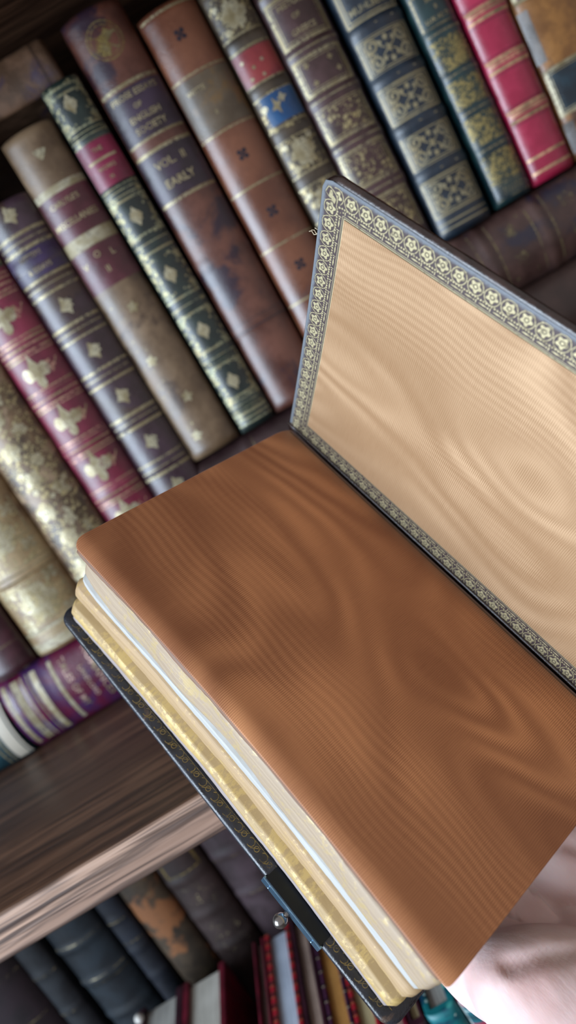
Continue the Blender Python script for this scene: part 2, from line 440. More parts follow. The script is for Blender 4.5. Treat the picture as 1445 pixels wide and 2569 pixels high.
# green and crimson
m7 = L('bottle_green_morocco', '#131d1c', '#24312c', 60, 0.32)
b = upright('book', 'dark green spine with gold diamonds in gilt corner frames and a crimson label', 0.4, 19.4, -38.4, 141.2, m7, m7, PG, bands=[(z, 1.3, 0.8) for z in (115, 88, 62, 29, 1, -25)])
def Z(z): return z + 38.4
d = Deco()
for z in (115, 88, 62, 29, 1, -25):
    for q, t in ((-4.4, 1.0), (-2.2, .5), (0, .5), (2.2, .5), (4.4, 1.0)): d.line(Z(z) + q, t, -9, 9)
for q in (135, 138, -30, -32.5, -35): d.line(Z(q), .9, -9, 9)
for z in (130, 75, 45, 15, -13):
    for sx in (-1, 1):
        for sz in (-1, 1):
            d.star(sx * 7.8, Z(z) + sz * 7.6, 2.4, 3.4, 0.5, 5, 0.4); d.disc(sx * 4.6, Z(z) + sz * 9.2, 1.0, .7); d.disc(sx * 6.2, Z(z) + sz * 4.0, .6); d.disc(sx * 8.6, Z(z) + sz * 2.4, .6, 1.2); d.disc(sx * 2.6, Z(z) + sz * 8.6, .5)
b.put('gilt_leafwork', Deco().grid(-9, -5.4, 4, 176).grid(7, 9, 4, 176), gilt_leaf('green_gilt_leafwork', '#a6a888', .36))
b.put('gilt_tooling', d, gilt('pale_green_gilt', '#a6a888', 0.40, 0.4))
d = Deco()
for z in (130, 75, 45, 15, -13): d.star(0, Z(z), 3.4, 4.8, 0.66, 4, 0).star(0, Z(z), 3.0, 3.6, 0.8, 6, .4)
b.put('gilt_ornament', d, GB)
l7 = L('crimson_label', '#5a0c28', '#7a1238', 60, 0.33)
b.put('title_label', Deco().grid(-9.3, 9.3, Z(91.5), Z(112)), l7, 0.75, 'crimson title label')
b.put('lettering', Deco().text('THE', 0, Z(108), 1.9, 8).line(Z(103.6), 1.1, -7, 7).text('WORKS', 0, Z(99.6), 1.8, 11).text('IX', 0, Z(95), 1.7, 6), GT_, 0.9)
# Vol. II calf
m8 = L('russet_tree_calf', '#48271f', '#6c4234', 42, 0.34, '#2c1c28', (0.53, 0.62), seed=.31)
b = upright('book', 'tall russet spine with a dark label reading volume two and round gold emblem', 20.2, 49.6, -38.4, 160.2, m8, m8, PG, lean=0.9, bands=[(40, 1.8, 0.7), (6, 1.8, 0.7)])
l8 = L('aubergine_label', '#22171f', '#3a2a3c', 55, 0.34)
b.put('title_label', Deco().grid(-14.4, 14.4, Z(101.5), Z(124)), l8, 0.08, 'dark aubergine title label')
b.put('volume_label', Deco().grid(-14.4, 14.4, Z(73), Z(95)), l8, 0.08, 'dark aubergine volume label')
d = Deco().line(Z(125.5), 1.6, -14, 14).line(Z(101), 1.1, -14, 14).line(Z(95.4), 1.6, -14, 14).line(Z(72), 1.4, -14, 14)
b.put('gilt_tooling', d, G1)
d = Deco().text('PROSE ESSAYS', 0, Z(121), 2.7, 23).text('OF', -1, Z(115.6), 2.3, 4).text('ENGLISH', 0, Z(110.6), 2.9, 19).text('SOCIETY', 0, Z(105.4), 2.9, 17)
d.text('VOL.  II', 0, Z(88.6), 3.6, 18).text('EARLY', 0, Z(79.6), 3.8, 15)
b.put('lettering', d, GT_, 0.2)
d = Deco().ring(0, Z(145), 8.2, .6).ring(0, Z(145), 6.6, .4).disc(-2, Z(143), 3.2, 4.6).star(2, Z(147), 4.6, 3, .5).stroke([(-6, Z(149)), (-2, Z(146)), (3, Z(141)), (5, Z(140))], .8)
b.put('gilt_emblem', d, gilt('dull_gilt', '#a8924f', 0.42, .5))
d = Deco()
for z in (40, 6): d.grid(-14.5, 14.5, Z(z) - 2.2, Z(z) + 2.2)
b.put('dark_bands', d, L('black_band', '#14121c', '#20202c', 55, .35), 0.1)
# clover
m9 = L('tan_polished_calf', '#5a3222', '#744630', 40, 0.27, '#523630', (0.56, 0.68), seed=.7)
b = upright('book', 'smooth tan brown spine stamped with small dark clovers, right of the tall russet spine', 51.2, 79.8, -38.4, 146, m9, m9, PG, lean=1.1)
l9 = L('taupe_label', '#4a3c2c', '#5f5140', 60, 0.36, '#6d5230', (0.55, 0.66))
b.put('title_label', Deco().grid(-14, 14, Z(88.5), Z(114)), l9, 0.08, 'taupe title label')
d = Deco().line(Z(143.5), 1.0, -13.5, 13.5)
for z in (115, 87.5, 60, 31, 3): d.line(Z(z), 0.9, -14, 14)
b.put('gilt_tooling', d, G1)
b.put('lettering', Deco().text('WITTE', -5.5, Z(108), 2.2, 11).text('II', -1.5, Z(96), 2, 4), GT_, 0.2)
d = Deco()
for z in (131.5, 74.5, 46, 18.5, -10): d.floret(0, Z(z), 3.1, 4, 0.785)
b.put('dark_stamps', d, plain('burnt_stamp', '#1c1520', .5), 0.12)
# cream gilt with red and blue labels
m10 = L('umber_gilt_calf', '#2f261c', '#4c3e2e', 60, 0.42)
b = upright('book', 'gilt covered umber spine with a small red label and a small blue label', 81.6, 102.4, -38.4, 142, m10, m10, PG, lean=0.9, bands=[(z, 1.4, .8) for z in (116, 94, 73, 50, 27)])
d = Deco()
for z in (128, 83, 62, 38): d.grid(-9.6, 9.6, Z(z) - 9, Z(z) + 9)
b.put('gilt_leafwork', d, GL)
d = Deco()
for z in (116, 94, 73, 50, 27): d.line(Z(z) + 3, .9, -10, 10).line(Z(z) - 3, .9, -10, 10)
d.line(Z(140), 1, -9, 9)
b.put('gilt_tooling', d, G1)
b.put('title_label', Deco().grid(-10, 10, Z(97.4), Z(112)), L('red_label', '#6c1e28', '#8a3030', 60, .35), 0.08, 'red title label')
b.put('volume_label', Deco().grid(-7.6, 9.6, Z(77.5), Z(91)), L('blue_label', '#0c3a62', '#154c78', 60, .33), 0.18, 'blue label')
d = Deco()
for z in (127.5, 62, 38): d.floret(0, Z(z), 6.6, 6).star(0, Z(z), 7.2, 8, 0.4, 4, .2); d.disc(-6, Z(z) - 6, 1.6).disc(6, Z(z) + 6, 1.6).disc(-7, Z(z) + 5, 1.4)
d.star(-1.5, Z(85), 3.2, 4.4, .4, 4, .3).disc(-7.4, Z(86), 1.6).star(2.4, Z(87.4), 2.6, 2.6, .5)
for u, z in ((-7, 108), (-3, 104), (2, 105.5), (-6, 99.8), (0, 99.4)): d.disc(u, Z(z), .8)
b.put('gilt_ornament', d, GB, 0.3)
# brown with framed panels
m11 = L('chocolate_morocco', '#33201f', '#4c3334', 60, 0.36)
b = upright('book', 'chocolate brown spine with gold framed panels, left of the dark blue scrollwork spine', 103.6, 132.2, -8.4, 150, m11, m11, PG, lean=1.2, bands=[(z, 1.6, 1.0) for z in (127, 99.5, 77, 54, 30)])
Zb = lambda z: z + 8.4
d = Deco()
for z0_, z1_ in ((102.5, 124), (80, 97), (57, 74.6), (33, 51.5), (6, 27)):
    d.frame(-12.4, 12.4, Zb(z0_), Zb(z1_), 1.5).frame(-10.2, 10.2, Zb(z0_) + 2.2, Zb(z1_) - 2.2, .4)
for z in (127, 99.5, 77, 54, 30): d.line(Zb(z), .6, -12.5, 12.5)
b.put('gilt_tooling', d, G1)
d = Deco().grid(-10, 10, Zb(59.2), Zb(72.4)).grid(-10, 10, Zb(35), Zb(49.4)).grid(-10, 10, Zb(8), Zb(25)).grid(-12, 12, Zb(130), Zb(148)); b.put('gilt_leafwork', d, GL)
d = Deco().text('HISTORY', -.5, Zb(119.6), 2.6, 17).text('OF', -1, Zb(114), 2.3, 4).text('GREECE', 0, Zb(107.6), 2.6, 16)
for u, z in ((-7, 93), (-6, 84.5), (5, 92), (7, 86)): d.floret(u, Zb(z), 1.4)
b.put('lettering', d, GT_, 0.2)
# dark blue scrollwork
m12 = L('ink_blue_morocco', '#101a24', '#1c2b38', 60, 0.36)
b = upright('book', 'broad ink blue spine with pale gold scrollwork panels', 134.6, 163.6, -8.2, 150, m12, m12, PG, lean=1.6, bands=[(z, 1.8, 1.3) for z in (94, 70, 47, 23.5)])
Zc = lambda z: z + 8.2
pan = ((97, 118), (73, 91), (50, 67.5), (26.5, 44.5), (2.5, 21))
d = Deco()
for z0_, z1_ in pan: d.frame(-13, 13, Zc(z0_), Zc(z1_), 1.0).frame(-11.4, 11.4, Zc(z0_) + 1.6, Zc(z1_) - 1.6, .6)
for z in (94, 70, 47, 23.5): d.stroke([(-2, Zc(z)), (8, Zc(z))], .5)
for z in (-1, -4): d.line(Zc(z), .8, -13, 13)
b.put('gilt_tooling', d, gilt('khaki_gilt', '#857d64', 0.33, .2))
d = Deco()
for z0_, z1_ in pan[1:]:
    zc = Zc((z0_ + z1_) / 2); hh = (z1_ - z0_) / 2
    for sx in (-1, 1):
        for sz in (-1, 1):
            d.spiral(sx * 7.2, zc + sz * (hh - 5.2), 3.3, 1.3, (0.5 if sz > 0 else -0.5) * math.pi, -sx * sz, .95)
            d.stroke([(sx * 1.4, zc + sz * .6), (sx * 3.4, zc + sz * 2.0), (sx * 5.2, zc + sz * (hh - 3.2)), (sx * 8, zc + sz * (hh - 2.2))], .6)
            d.star(sx * 3.4, zc + sz * 3.6, 1.7, 1.7, .45, 4, .4); d.disc(sx * 9.6, zc + sz * 1.6, .9)
        d.spiral(sx * 8.4, zc, 1.9, 1.1, 0, sx, .7)
    d.star(0, zc, 1.8, 2.6, .5, 4, .4).star(0, zc + hh * .52, 1.5, 1.8, .5, 5).star(0, zc - hh * .52, 1.5, 1.8, .5, 5).disc(0, zc + hh - 4, 1.2).disc(0, zc - hh + 4, 1.2)
b.put('gilt_scrollwork', d, gilt('pale_khaki_gilt', '#958d72', 0.33, .2))
b.put('lettering', Deco().text('WORKS', -1, Zc(114.5), 3, 14).text('OF', -2, Zc(109.4), 2.9, 6).text('MUHLBERG', 0, Zc(102.4), 3.2, 20), gilt('pale_khaki_gilt', ''), 0.2)
# slim green
m13 = L('teal_green_morocco', '#0e2228', '#1c3838', 60, 0.32)
b = upright('book', 'slim teal green spine with square gold speckled panels, beside the bright red spine', 167.0, 186.4, -7.6, 140, m13, m13, PG, lean=1.0, bands=[(z, 1.3, .9) for z in (76, 56.5, 38.5, 19.5)])
Zd = lambda z: z + 7.6
d = Deco()
for z0_, z1_ in ((59, 73.5), (41, 54), (22, 36), (3, 17)): d.grid(-8.6, 8.8, Zd(z0_), Zd(z1_))
b.put('gilt_leafwork', d, GLD)
d = Deco()
for z in (76, 56.5, 38.5, 19.5): d.line(Zd(z), .8, -8.5, 8.5)
d.frame(-8.6, 8.6, Zd(79), Zd(95), .7)
for i in range(9): d.stroke([(-6.4 + i * 1.5, Zd(-3.6)), (-5.6 + i * 1.5, Zd(.6))], .5)
d.line(Zd(-5), .6, -9, 9).line(Zd(2), .6, -9, 9)
b.put('gilt_tooling', d, G2)
b.put('lettering', Deco().text('SIR', -1, Zd(91), 2, 6).text('II', 1, Zd(87), 2, 3).text('LUK AS TI', 0, Zd(82.4), 2, 13), GT_, 0.2)
# red
m14 = L('bright_crimson_calf', '#8c1636', '#a82848', 40, 0.26, fine=.3)
b = upright('book', 'bright red polished spine with triple copper gold bands', 188.2, 211.2, -7.6, 140, m14, m14, PG, lean=1.2, bands=[(z, 2.4, .8) for z in (98, 74, 50.4, 26)])
d = Deco()
for z in (98, 74, 50.4, 26): d.line(Zd(z) + 2.4, 1.6, -10.6, 10.6).line(Zd(z), .7, -10, 10).line(Zd(z) - 2.4, 1.6, -10.6, 10.6).line(Zd(z) + 1, .5, -10, 10)
d.line(Zd(4.4), 1.3, -10.6, 10.6).line(Zd(-2.4), 1.3, -10.6, 10.6)
b.put('gilt_tooling', d, GC)
d = Deco()
for z in (98, 74, 50.4, 26):
    for i in range(22):
        for q in (4.3, -4.3): d.disc(-10.5 + i, Zd(z) + q, .3, n=6)
b.put('dark_stamps', d, plain('burnt_stamp', ''))
# far right, tan and blue
m15 = L('honey_calf', '#6e4620', '#94642f', 90, 0.38, '#4c3220', (0.58, 0.66))
m15s = L('grey_leather_and_highlight', '#55504c', '#77706a', 60, .3)
b = upright('book', 'thick honey brown spine with dark labels in white gilt frames, at the right edge', 213.4, 252, -7.6, 140, m15, m15s, PG, lean=1.2, bulge=6, bands=[(z, 1.2, .7) for z in (68, 38, 12)])
b.put('volume_label', Deco().grid(-17, 17, Zd(70), Zd(92)), L('plum_label', '#3c1428', '#551f38', 60, .35), 0.08, 'plum label')
d = Deco().grid(-17, 17, Zd(15), Zd(36)); b.put('title_label', d, L('blue_black_label', '#0a1c26', '#12303c', 90, .3), 0.08, 'blue black label')
d = Deco().frame(-18.6, 18.6, Zd(14), Zd(37), 1.7).frame(-18.6, 18.6, Zd(69), Zd(93), 1.7).frame(-16.4, 16.4, Zd(16.4), Zd(34.6), .4); b.put('gilt_tooling', d, GB, 0.2)
b.put('edge_highlight', Deco().grid(-19.2, -14.8, Zd(40), Zd(66)).grid(-19.2, -14.8, Zd(-4), Zd(11)), m15s, 0.1, 'grey highlight painted on the spine edge')  # grey highlight painted as strips down the left side of the spine

# ---------------------------------------------------------------- books lying flat
def flat(name, label, x0, x1, zb, zt, spine, board, y=380, depth=130, flip=False, **k):
    """Lies on its side, spine outward; tail toward -x (or +x when flipped)."""
    w, H = zt - zb, x1 - x0; k.setdefault('group', 'leather books lying flat')
    if flip: b = Book(name, label, w, H, depth, W(x1, y, (zb + zt) / 2), spine, board, PG, rot=(0, R(-90), 0), **k)
    else: b = Book(name, label, w, H, depth, W(x0, y, (zb + zt) / 2), spine, board, PG, rot=(0, R(90), 0), **k)
    return b
h1 = L('red_purple_calf', '#4e0f28', '#641838', 30, .3, '#402450', (0.47, 0.60))
b = flat('book', 'red and purple book lying flat on the shelf under the tan gilt spine', -178.8, 12, SH, -85, h1, h1, bands=[(7, 1.6, .6), (15, 1.4, .6), (22, 1.4, .6)])
d = Deco()
for v, t in ((3.5, 2.4), (10, 4.0), (15.6, 4.0), (21.0, 3.6), (31, 2.2)): d.line(v, t, -18, 18)
b.put('gilt_bands', d, CR)
# lettering runs down the spine thickness
d = Deco().text('TALES OF MY', -2, 37.5, 3.6, 30).text('LANDLORD', 1, 45, 2.6, 20).text('ROMANCES', -1, 52, 4.2, 34).line(70, 1.6, -18, 18).line(80, 1.6, -18, 18)
b.put('lettering', d, gilt('rose_lettering_gilt', '#c8a89c', .26, .3), 0.2)
h0 = L('teal_calf', '#0f2c36', '#1c444c', 50, .35)
b = flat('book', 'teal book with a cream band lying flat beside the red flat book', -330, -180, SH, -92, h0, h0, flip=True)
b.put('gilt_bands', Deco().grid(-16, 16, 1, 9), plain('cream_vellum', '#b8b0a0', .45)); b.put('gilt_tooling', Deco().line(11, 1, -16, 16).line(14, 1, -16, 16), G1)
h2 = L('dark_umber_calf', '#241516', '#3a2526', 50, .4)
b = flat('book', 'dark brown book lying flat on the red book, under the green and russet spines', -31, 134, -84.9, -38.6, h2, h2, bands=[(30, 1.6, .8), (60, 1.6, .8), (90, 1.6, .8)])
b.put('gilt_tooling', Deco().line(34, .8, -20, 20).line(64, .8, -20, 20), G2)
h3 = L('walnut_calf', '#3a2724', '#543c36', 50, .36, '#2a2634', (0.5, 0.62))
b = flat('book', 'dark walnut book with faint gold sprigs lying flat under the red and teal spines', 136.5, 300, -48.4, -8.6, h3, h3, bands=[(14.5, 2.2, 1.6), (46, 2.2, 1.6), (78, 2.2, 1.6), (110, 2.2, 1.6)])
d = Deco()
for v in (14.5, 46, 78, 110): d.line(v - 5, .8, -17, 17).line(v + 5, .8, -17, 17)
b.put('gilt_tooling', d, G2)
d = Deco()
for v in (30, 62, 94):
    for u in (-9, 6): d.floret(u, v, 4, 5, .3); d.stroke([(u - 3, v - 4), (u, v), (u + 3, v + 3)], .5)
    for u in (-14, 14):
        for q in (-6, 6): d.disc(u, v + q, .9)
b.put('gilt_ornament', d, gilt('faded_gilt', '#7a6e54', 0.5, .3))
h4 = L('dun_calf', '#32231f', '#44302a', 50, .42)
b = flat('book', 'plain dun brown book lying flat under the walnut book with gold sprigs', 150, 320, -88, -48.7, h4, h4)
b.put('gilt_tooling', Deco().line(40, .7, -18, 18).line(80, .7, -18, 18), G2)
h5 = L('black_brown_calf', '#1c1414', '#2c2020', 50, .42)
b = flat('book', 'black brown book lying flat on the shelf at the bottom of the right hand pile', 140, 318, SH, -88.3, h5, h5)
b.put('gilt_tooling', Deco().line(40, .7, -18, 18), G2)
b = flat('book', 'black brown book lying flat on the shelf below the dark brown flat book', 16, 132, SH, -85.2, h2, h2)
b.put('gilt_tooling', Deco().line(50, .7, -18, 18), G2)
h6 = L('scuffed_brown_hide', '#45301f', '#6a4d38', 70, .55, '#38283a', (.52, .66))
b = flat('book', 'scuffed brown book lying across the book tops in the upper left corner', -170, 14, 142.2, 163.6, h6, h6, y=387, depth=120, flip=True, bulge=3, bands=[(9, .8, .5)])
b.put('dark_bands', Deco().line(7, .8, -10, 10), plain('dark_crease', '#24140c', .6))

# ---------------------------------------------------------------- lower shelf: dark leather row
def low(label, x0, x1, c1, c2, zt=-166, deco=None, c3=None, bands=(), rough=.45, y=379):
    mt = leather('lower_' + label.split(' spine')[0].replace(' ', '_'), c1, c2, 55, rough + .15, c3, (.5, .6), spec=.3, coat=0.04)
    b = upright('book', label, x0, x1, -400, zt, mt, mt, PG, y=y, depth=140, bands=bands, group='dark leather books on the lower shelf')
    if deco: deco(b)
    return b
gd = gilt('faded_gilt', '')
def lines(zs, mt=gd, hw=.8):
    def f(b):
        d = Deco(); q = b.w / 2 - .8
        for z in zs: d.line(z + 400, hw, -q, q)
        b.put('gilt_tooling', d, mt)
    return f
low('black plum spine leftmost on the lower shelf, under the pale shelf edge', -300, -258, '#140c10', '#22141a', deco=lines((-230, -262)))
low('charcoal spine beside the black plum spine on the lower shelf', -257, -241, '#14161a', '#22262a', deco=lines((-240, -268)), bands=[(-240, 1.5, .8), (-268, 1.5, .8)])
low('slate blue black spine with raised bands on the lower shelf', -238.4, -207.4, '#12171c', '#1e272e', deco=lines((-233, -238, -258, -262)), bands=[(-235, 2, 1.2), (-260, 2, 1.2), (-286, 2, 1.2)])
low('navy black spine with a scratched band, left of the orange flecked spine', -204.4, -190.8, '#0e1118', '#191e28', deco=lines((-234, -250)), bands=[(-234, 1.5, .8), (-256, 1.5, .8), (-276, 1.5, .8)])
low('orange flecked calf spine on the lower shelf', -190.2, -166.6, '#2c241c', '#4a3c2c', c3='#7c5030', deco=lines((-230, -290)))
def framed(b):
    d = Deco().frame(-10.5, 10.5, -231 + 400, -212 + 400, 1.4)
    b.put('gilt_tooling', d, gilt('dull_gilt', ''))
    b.put('gilt_leafwork', Deco().grid(-9, 9, 145, 162).grid(-9, 9, 110, 135), gilt_leaf('faint_gilt_leafwork', ''))
low('dark brown spine with a gold framed panel just below the pale shelf edge', -165.6, -138.8, '#261c1a', '#382a28', deco=framed, bands=[(-234, 2, 1.0), (-259, 2, 1.0), (-284, 2, 1.0)])
low('dusky purple brown spine half hidden behind the clasped book', -137.6, -104, '#2c2022', '#44353a', deco=lines((-236, -262)), bands=[(-234, 2, 1.0), (-262, 2, 1.0)])
low('black brown spine behind the clasp of the open book', -103, -72, '#1a1416', '#2a2224', deco=lines((-236, -262)))

# ---------------------------------------------------------------- lower shelf: small tartan books in front
def tartan(name, base, a, b_, sc=9.0):
    def f():
        x, y, z = split(coord())
        p = 1000 / sc
        def st(c, w_, o): return lt(absx(fr(c * p + o) - 0.5), w_)
        h = mx(st(y, .14, .0), st(z, .14, .0)); g = mx(st(y, .03, .33), st(z, .03, .33)); k = mx(st(y, .1, .2), st(z, .1, .62))
        th = sin((y + z) * 9000) * .5 + .5
        c = mix(h * (.55 + .4 * th), base, a); c = mix(g * .55, c, b_); c = mix(k * .5, c, '#16131c')
        return {'Base Color': c, 'Roughness': .5}
    return material(name, f)
TR = tartan('red_tartan', '#7a0e1e', '#1a2340', '#d8c9a0'); TG = tartan('teal_tartan', '#0f5560', '#a01c3c', '#cfe0dc', 14)
TN = tartan('navy_red_tartan', '#9c1828', '#14201c', '#b09050', 7)
CM = L('small_crimson_cloth', '#4e0a1c', '#74122a', 80, .45); DM = L('small_dark_maroon', '#280a18', '#3c1222', 80, .45)
def floral():
    v = coord(); a = voro(v, 130); b2 = voro(v, 260); n = noise(v, 90, 3)
    c = mix(ss(n, .42, .58), '#0c2c48', '#0f6a70'); c = mix(ss(.5 - a, .1, .28), c, '#3f9c94'); c = mix(ss(.34 - b2, .1, .2), c, '#b8d4cc')
    return {'Base Color': c, 'Roughness': .45}
GT = material('teal_floral_cloth', floral)
pale = paper('grey_page_edges', '#8c8a84', '#b4b2aa', 4000); white = paper('white_page_edges', '#b0aca0', '#d2cec2', 4000)
bluew = paper('bluish_page_edges', '#a8b4c4', '#c8d4e4', 3500); pink = paper('pinkish_page_edges', '#8a7468', '#b49c8c', 4000)
ochre = paper('ochre_page_edges', '#a06c30', '#c8924c', 4500); crm = paper('cream_page_edges', '#a89a70', '#cabd92', 4000)
brn = paper('brown_page_edges', '#4a3430', '#6a504a', 4000)
grp = 'small tartan and cloth books in front on the lower shelf'
def mini(label, x0, x1, cover, pages, bt=2.2, y=265, zt=-279, depth=100, spine=None, lean=0, **k):
    b = upright('small_book', label, x0, x1, -400, zt, spine or cover, cover, pages, y=y, depth=depth, bt=bt, inset=2.0, bulge=3, group=grp, lean=lean, **k)
    d = Deco().line(40, .7, -(x1 - x0) / 2 + 1, (x1 - x0) / 2 - 1).line(80, .7, -(x1 - x0) / 2 + 1, (x1 - x0) / 2 - 1)
    b.put('gilt_tooling', d, G2)
    return b
bs = mini('small dark red book with a pearl like knob and grey page tops, leftmost small book', -211, -182.6, DM, pale, 4.5)
def ball(name, c, r, mat, parent=None, sub=3, sc=(1, 1, 1)):
    bm = bmesh.new(); bmesh.ops.create_icosphere(bm, subdivisions=sub, radius=r * MM)
    for v in bm.verts: v.co = Vector((v.co.x * sc[0], v.co.y * sc[1], v.co.z * sc[2])) + Vector(c) * MM
    me = bpy.data.meshes.new(name); bm.to_mesh(me); bm.free(); me.materials.append(mat)
    me.polygons.foreach_set('use_smooth', [True] * len(me.polygons))
    o = bpy.data.objects.new(name, me); C.objects.link(o)
    if parent: o.parent = parent
    return o
PEARL = material('pearl', lambda: {'Base Color': '#c8c4bc', 'Roughness': .25})
ball('knob', (-12, 92, 122.6), 2.6, PEARL, bs.root); ball('knob', (-14.6, 58, 122), 2.2, PEARL, bs.root)
mini('small crimson book with white page tops, second of the small books from the left', -182.4, -156.4, CM, white, 3.6)
mini('slim crimson book with brown page tops, just left of the red tartan book', -138.4, -131.4, CM, brn, 1.6)
mini('red tartan book with bluish white page tops below the clasp', -130.6, -115.4, TN, bluew, 2.6)
mini('small maroon book with pinkish page tops, right of the red tartan book', -114.8, -103.8, DM, pink, 2.4)
mini('small maroon book with ochre page tops', -103.2, -91.6, TR, ochre, 1.8)
mini('small tartan book with cream page tops beneath the corner of the open book', -91, -79.6, TN, crm, 2.2)
mini('slim crimson book beneath the tail of the open book, left of the tan paged book', -79, -68, CM, pink, 2.2)
mini('small maroon book with tan page tops, left of the teal cloth book', -67.4, -60.4, DM, crm, 1.8)
mini('teal cloth book with grey page tops, under the tail corner of the open book', -59.6, -45.4, GT, pale, 3.0)
mini('teal and red tartan book with tan page tops beside the hand', -44.8, -33, TG, crm, 2.6)

# ---------------------------------------------------------------- the open prayer book
O = Vector((-58.80871, 222.77697, -23.32717))
BX = Vector((0.8374578, 0.5348823, -0.1120957)); BY = Vector((0.2357781, -0.5386669, -0.8088551)); BZ = Vector((-0.4930245, 0.6509523, -0.5772243))
bk = empty('open_book', 'open clasped prayer book with brown moire silk endpapers held in the foreground', 'book', W(*O))
mb = Matrix((BX, BY, BZ)).transposed(); bk.rotation_euler = mb.to_euler()

def moire(name, c0, c1, win, off):
    """Watered silk: fine ribs (along u) whose flattening draws wavy contours (mostly along v)."""
    def f():
        u, v, _ = split(coord('UV'))                       # mm
        p = vec(u * 0.019 + off, v * 0.0075, 0.0)
        a = noise(p, 1.0, 1.0, 0.45, 0.35); b2 = noise(vec(u * 0.05 + off, v * 0.03, 2.0), 1.0, 2)
        rb = v * (2 * math.pi / 0.60)
        ph = a * 86 + u * 0.10 + b2 * 4.0
        w_ = sin(ph + sin(rb) * 0.9) * 0.5 + 0.5
        amp = ss(noise(vec(u * 0.028 + off, v * 0.018, 5.0), 1.0, 1.5), 0.38, 0.64)
        soft = sin(ph * 0.27 + 1.0) * 0.5 + 0.5
        ph2 = u * 2.7 + noise(vec(u * .03 + off, v * .016, 9.0), 1.0, 1.5) * 34 + sin(rb) * 0.8
        fine = (sin(ph2) * .5 + .5) * mx(ss(noise(vec(u * 0.03 + off, v * 0.010, 13.0), 1.0, 1), 0.52, 0.68) * .7, ss(u, win[0], win[1]) * (1 - ss(u, win[2], win[3])))
        band = w_ * (0.14 + 0.56 * amp) + soft * 0.26 + fine * 0.32
        rib = sin(rb + sin(ph + 1.2) * 0.9) * 0.5 + 0.5
        slub = noise(vec(u * 0.15, v * 9.0, 0.0), 1.0, 2)
        spot = gt(noise(vec(u * .9, v * .9, 7.0), 1.0, 2, .7), 0.80)
        col = mix(0.06 + band * 0.56 + rib * (0.12 + 0.30 * band) + (slub - .5) * 0.35, c0, c1)
        col = mix(spot * .7, col, '#2a160c')
        return {'Base Color': col, 'Roughness': 0.50 - band * 0.08, 'Specular IOR Level': 0.35, 'Sheen Weight': 0.25, 'Sheen Roughness': .4,
                'bump': (rib * (0.4 + 0.6 * w_), 0.00012, 0.5)}
    return material(name, f)
SILK = moire('moire_silk', '#7b4829', '#c98b5c', (8, 20, 26, 42), 0.0)
SILK2 = moire('moire_silk_lining', '#8f6c4a', '#cdaa86', (58, 74, 110, 120), 4.7)

# flyleaf: silk faced leaf, softly bent
def fore(y):                 # fore-edge line: gently hollow along its length
    return 2.2 * math.sin(math.pi * max(0, min(1, y / 150))) ** 1.0
def page_z(x, y):
    z = 0.0
    if x > 82: z += ((x - 82) / 9.5) ** 2 * 3.0
    d = x - fore(y)
    if d < 5: z += ((5 - d) / 5) ** 2 * 1.9
    z += 0.5 * math.sin(y / 150 * math.pi * 1.3) * math.sin(x / 92 * math.pi)
    return z
nx, ny = 46, 70; V = []; UV = []; Fc = []
def rnd_corner(x, y):        # rounded fore-edge corners
    for yc, s_, r in ((3.2, -1, 3.2), (148.8, 1, 1.2)):
        dx, dy = r - x, (y - yc) * s_
        if dx > 0 and dy > 0:
            q = max(dx, dy); l = math.hypot(dx, dy)
            if l > 0: return r - dx * q / l, yc + s_ * dy * q / l
    return x, y
for side in (0, 1):
    for j in range(ny + 1):
        for i in range(nx + 1):
            s_ = i / nx; s_ = s_ ** 1.5; x, y = 91.5 * s_, 150 * (0.5 - 0.5 * math.cos(math.pi * j / ny))
            x, y = rnd_corner(x, y); xx = x + fore(y) * (1 - s_)
            V.append(Vector((xx, y, page_z(xx, y) + side * 0.35)) * MM); UV.append((xx, y))
S1 = (nx + 1) * (ny + 1)
for j in range(ny):
    for i in range(nx):
        a = j * (nx + 1) + i; Fc.append((a, a + nx + 1, a + nx + 2, a + 1)); a += S1; Fc.append((a, a + 1, a + nx + 2, a + nx + 1))
ringi = [i for i in range(nx + 1)] + [j * (nx + 1) + nx for j in range(1, ny + 1)] + [ny * (nx + 1) + i for i in range(nx - 1, -1, -1)] + [j * (nx + 1) for j in range(ny - 1, 0, -1)]
for q in range(len(ringi)):
    a, b_ = ringi[q], ringi[(q + 1) % len(ringi)]; Fc.append((a, b_, b_ + S1, a + S1))
mesh_obj('silk_flyleaf', V, Fc, SILK, bk, True, UV, 'brown watered silk flyleaf')

# text block: gatherings with aged gilt fore-edges
def edge_mat(name, c1, c2, c3, gl=0.5):
    def f():
        x, y, z = split(coord())
        lay = noise(vec(x * 3, y * 8, z * 900), 1.0, 4, 0.7, 0.1); blot = noise(vec(x, y * 60, z * 160), 1.0, 5, 0.7); sp = noise(vec(x * 200, y * 420, z * 420), 1.0, 4, 0.75)
        col = mix(ss(lay, .3, .7), c1, c2)
        g = ss(blot * 0.55 + sp * 0.55, gl, gl + 0.1)
        col = mix(g * .75, col, c3)
        col = mix(ss(lay, 0.64, 0.72) * .25, col, '#5c4a38')
        return {'Base Color': col, 'Metallic': g * .12, 'Roughness': .6 - g * .15, 'bump': (lay + sp * .3, .0003, .5)}
    return material(name, f)
EG = edge_mat('grey_gilt_edge', '#9a8670', '#ad9a82', '#bca574', .55)
EC = edge_mat('cream_gilt_edge', '#a0845e', '#b29672', '#bc9f68', .57)
EGO = edge_mat('gold_edge', '#9c8256', '#b0966a', '#c8ac6c', .52)
EW = edge_mat('pale_blue_paper', '#a8a8a4', '#b4b4b0', '#b4b4b0', .9)
EB = edge_mat('tan_leaf_edge', '#6e5240', '#846450', '#8e6e56', .8)
EL = edge_mat('grey_lilac_paper', '#8c807c', '#9e928e', '#9e928e', .9)
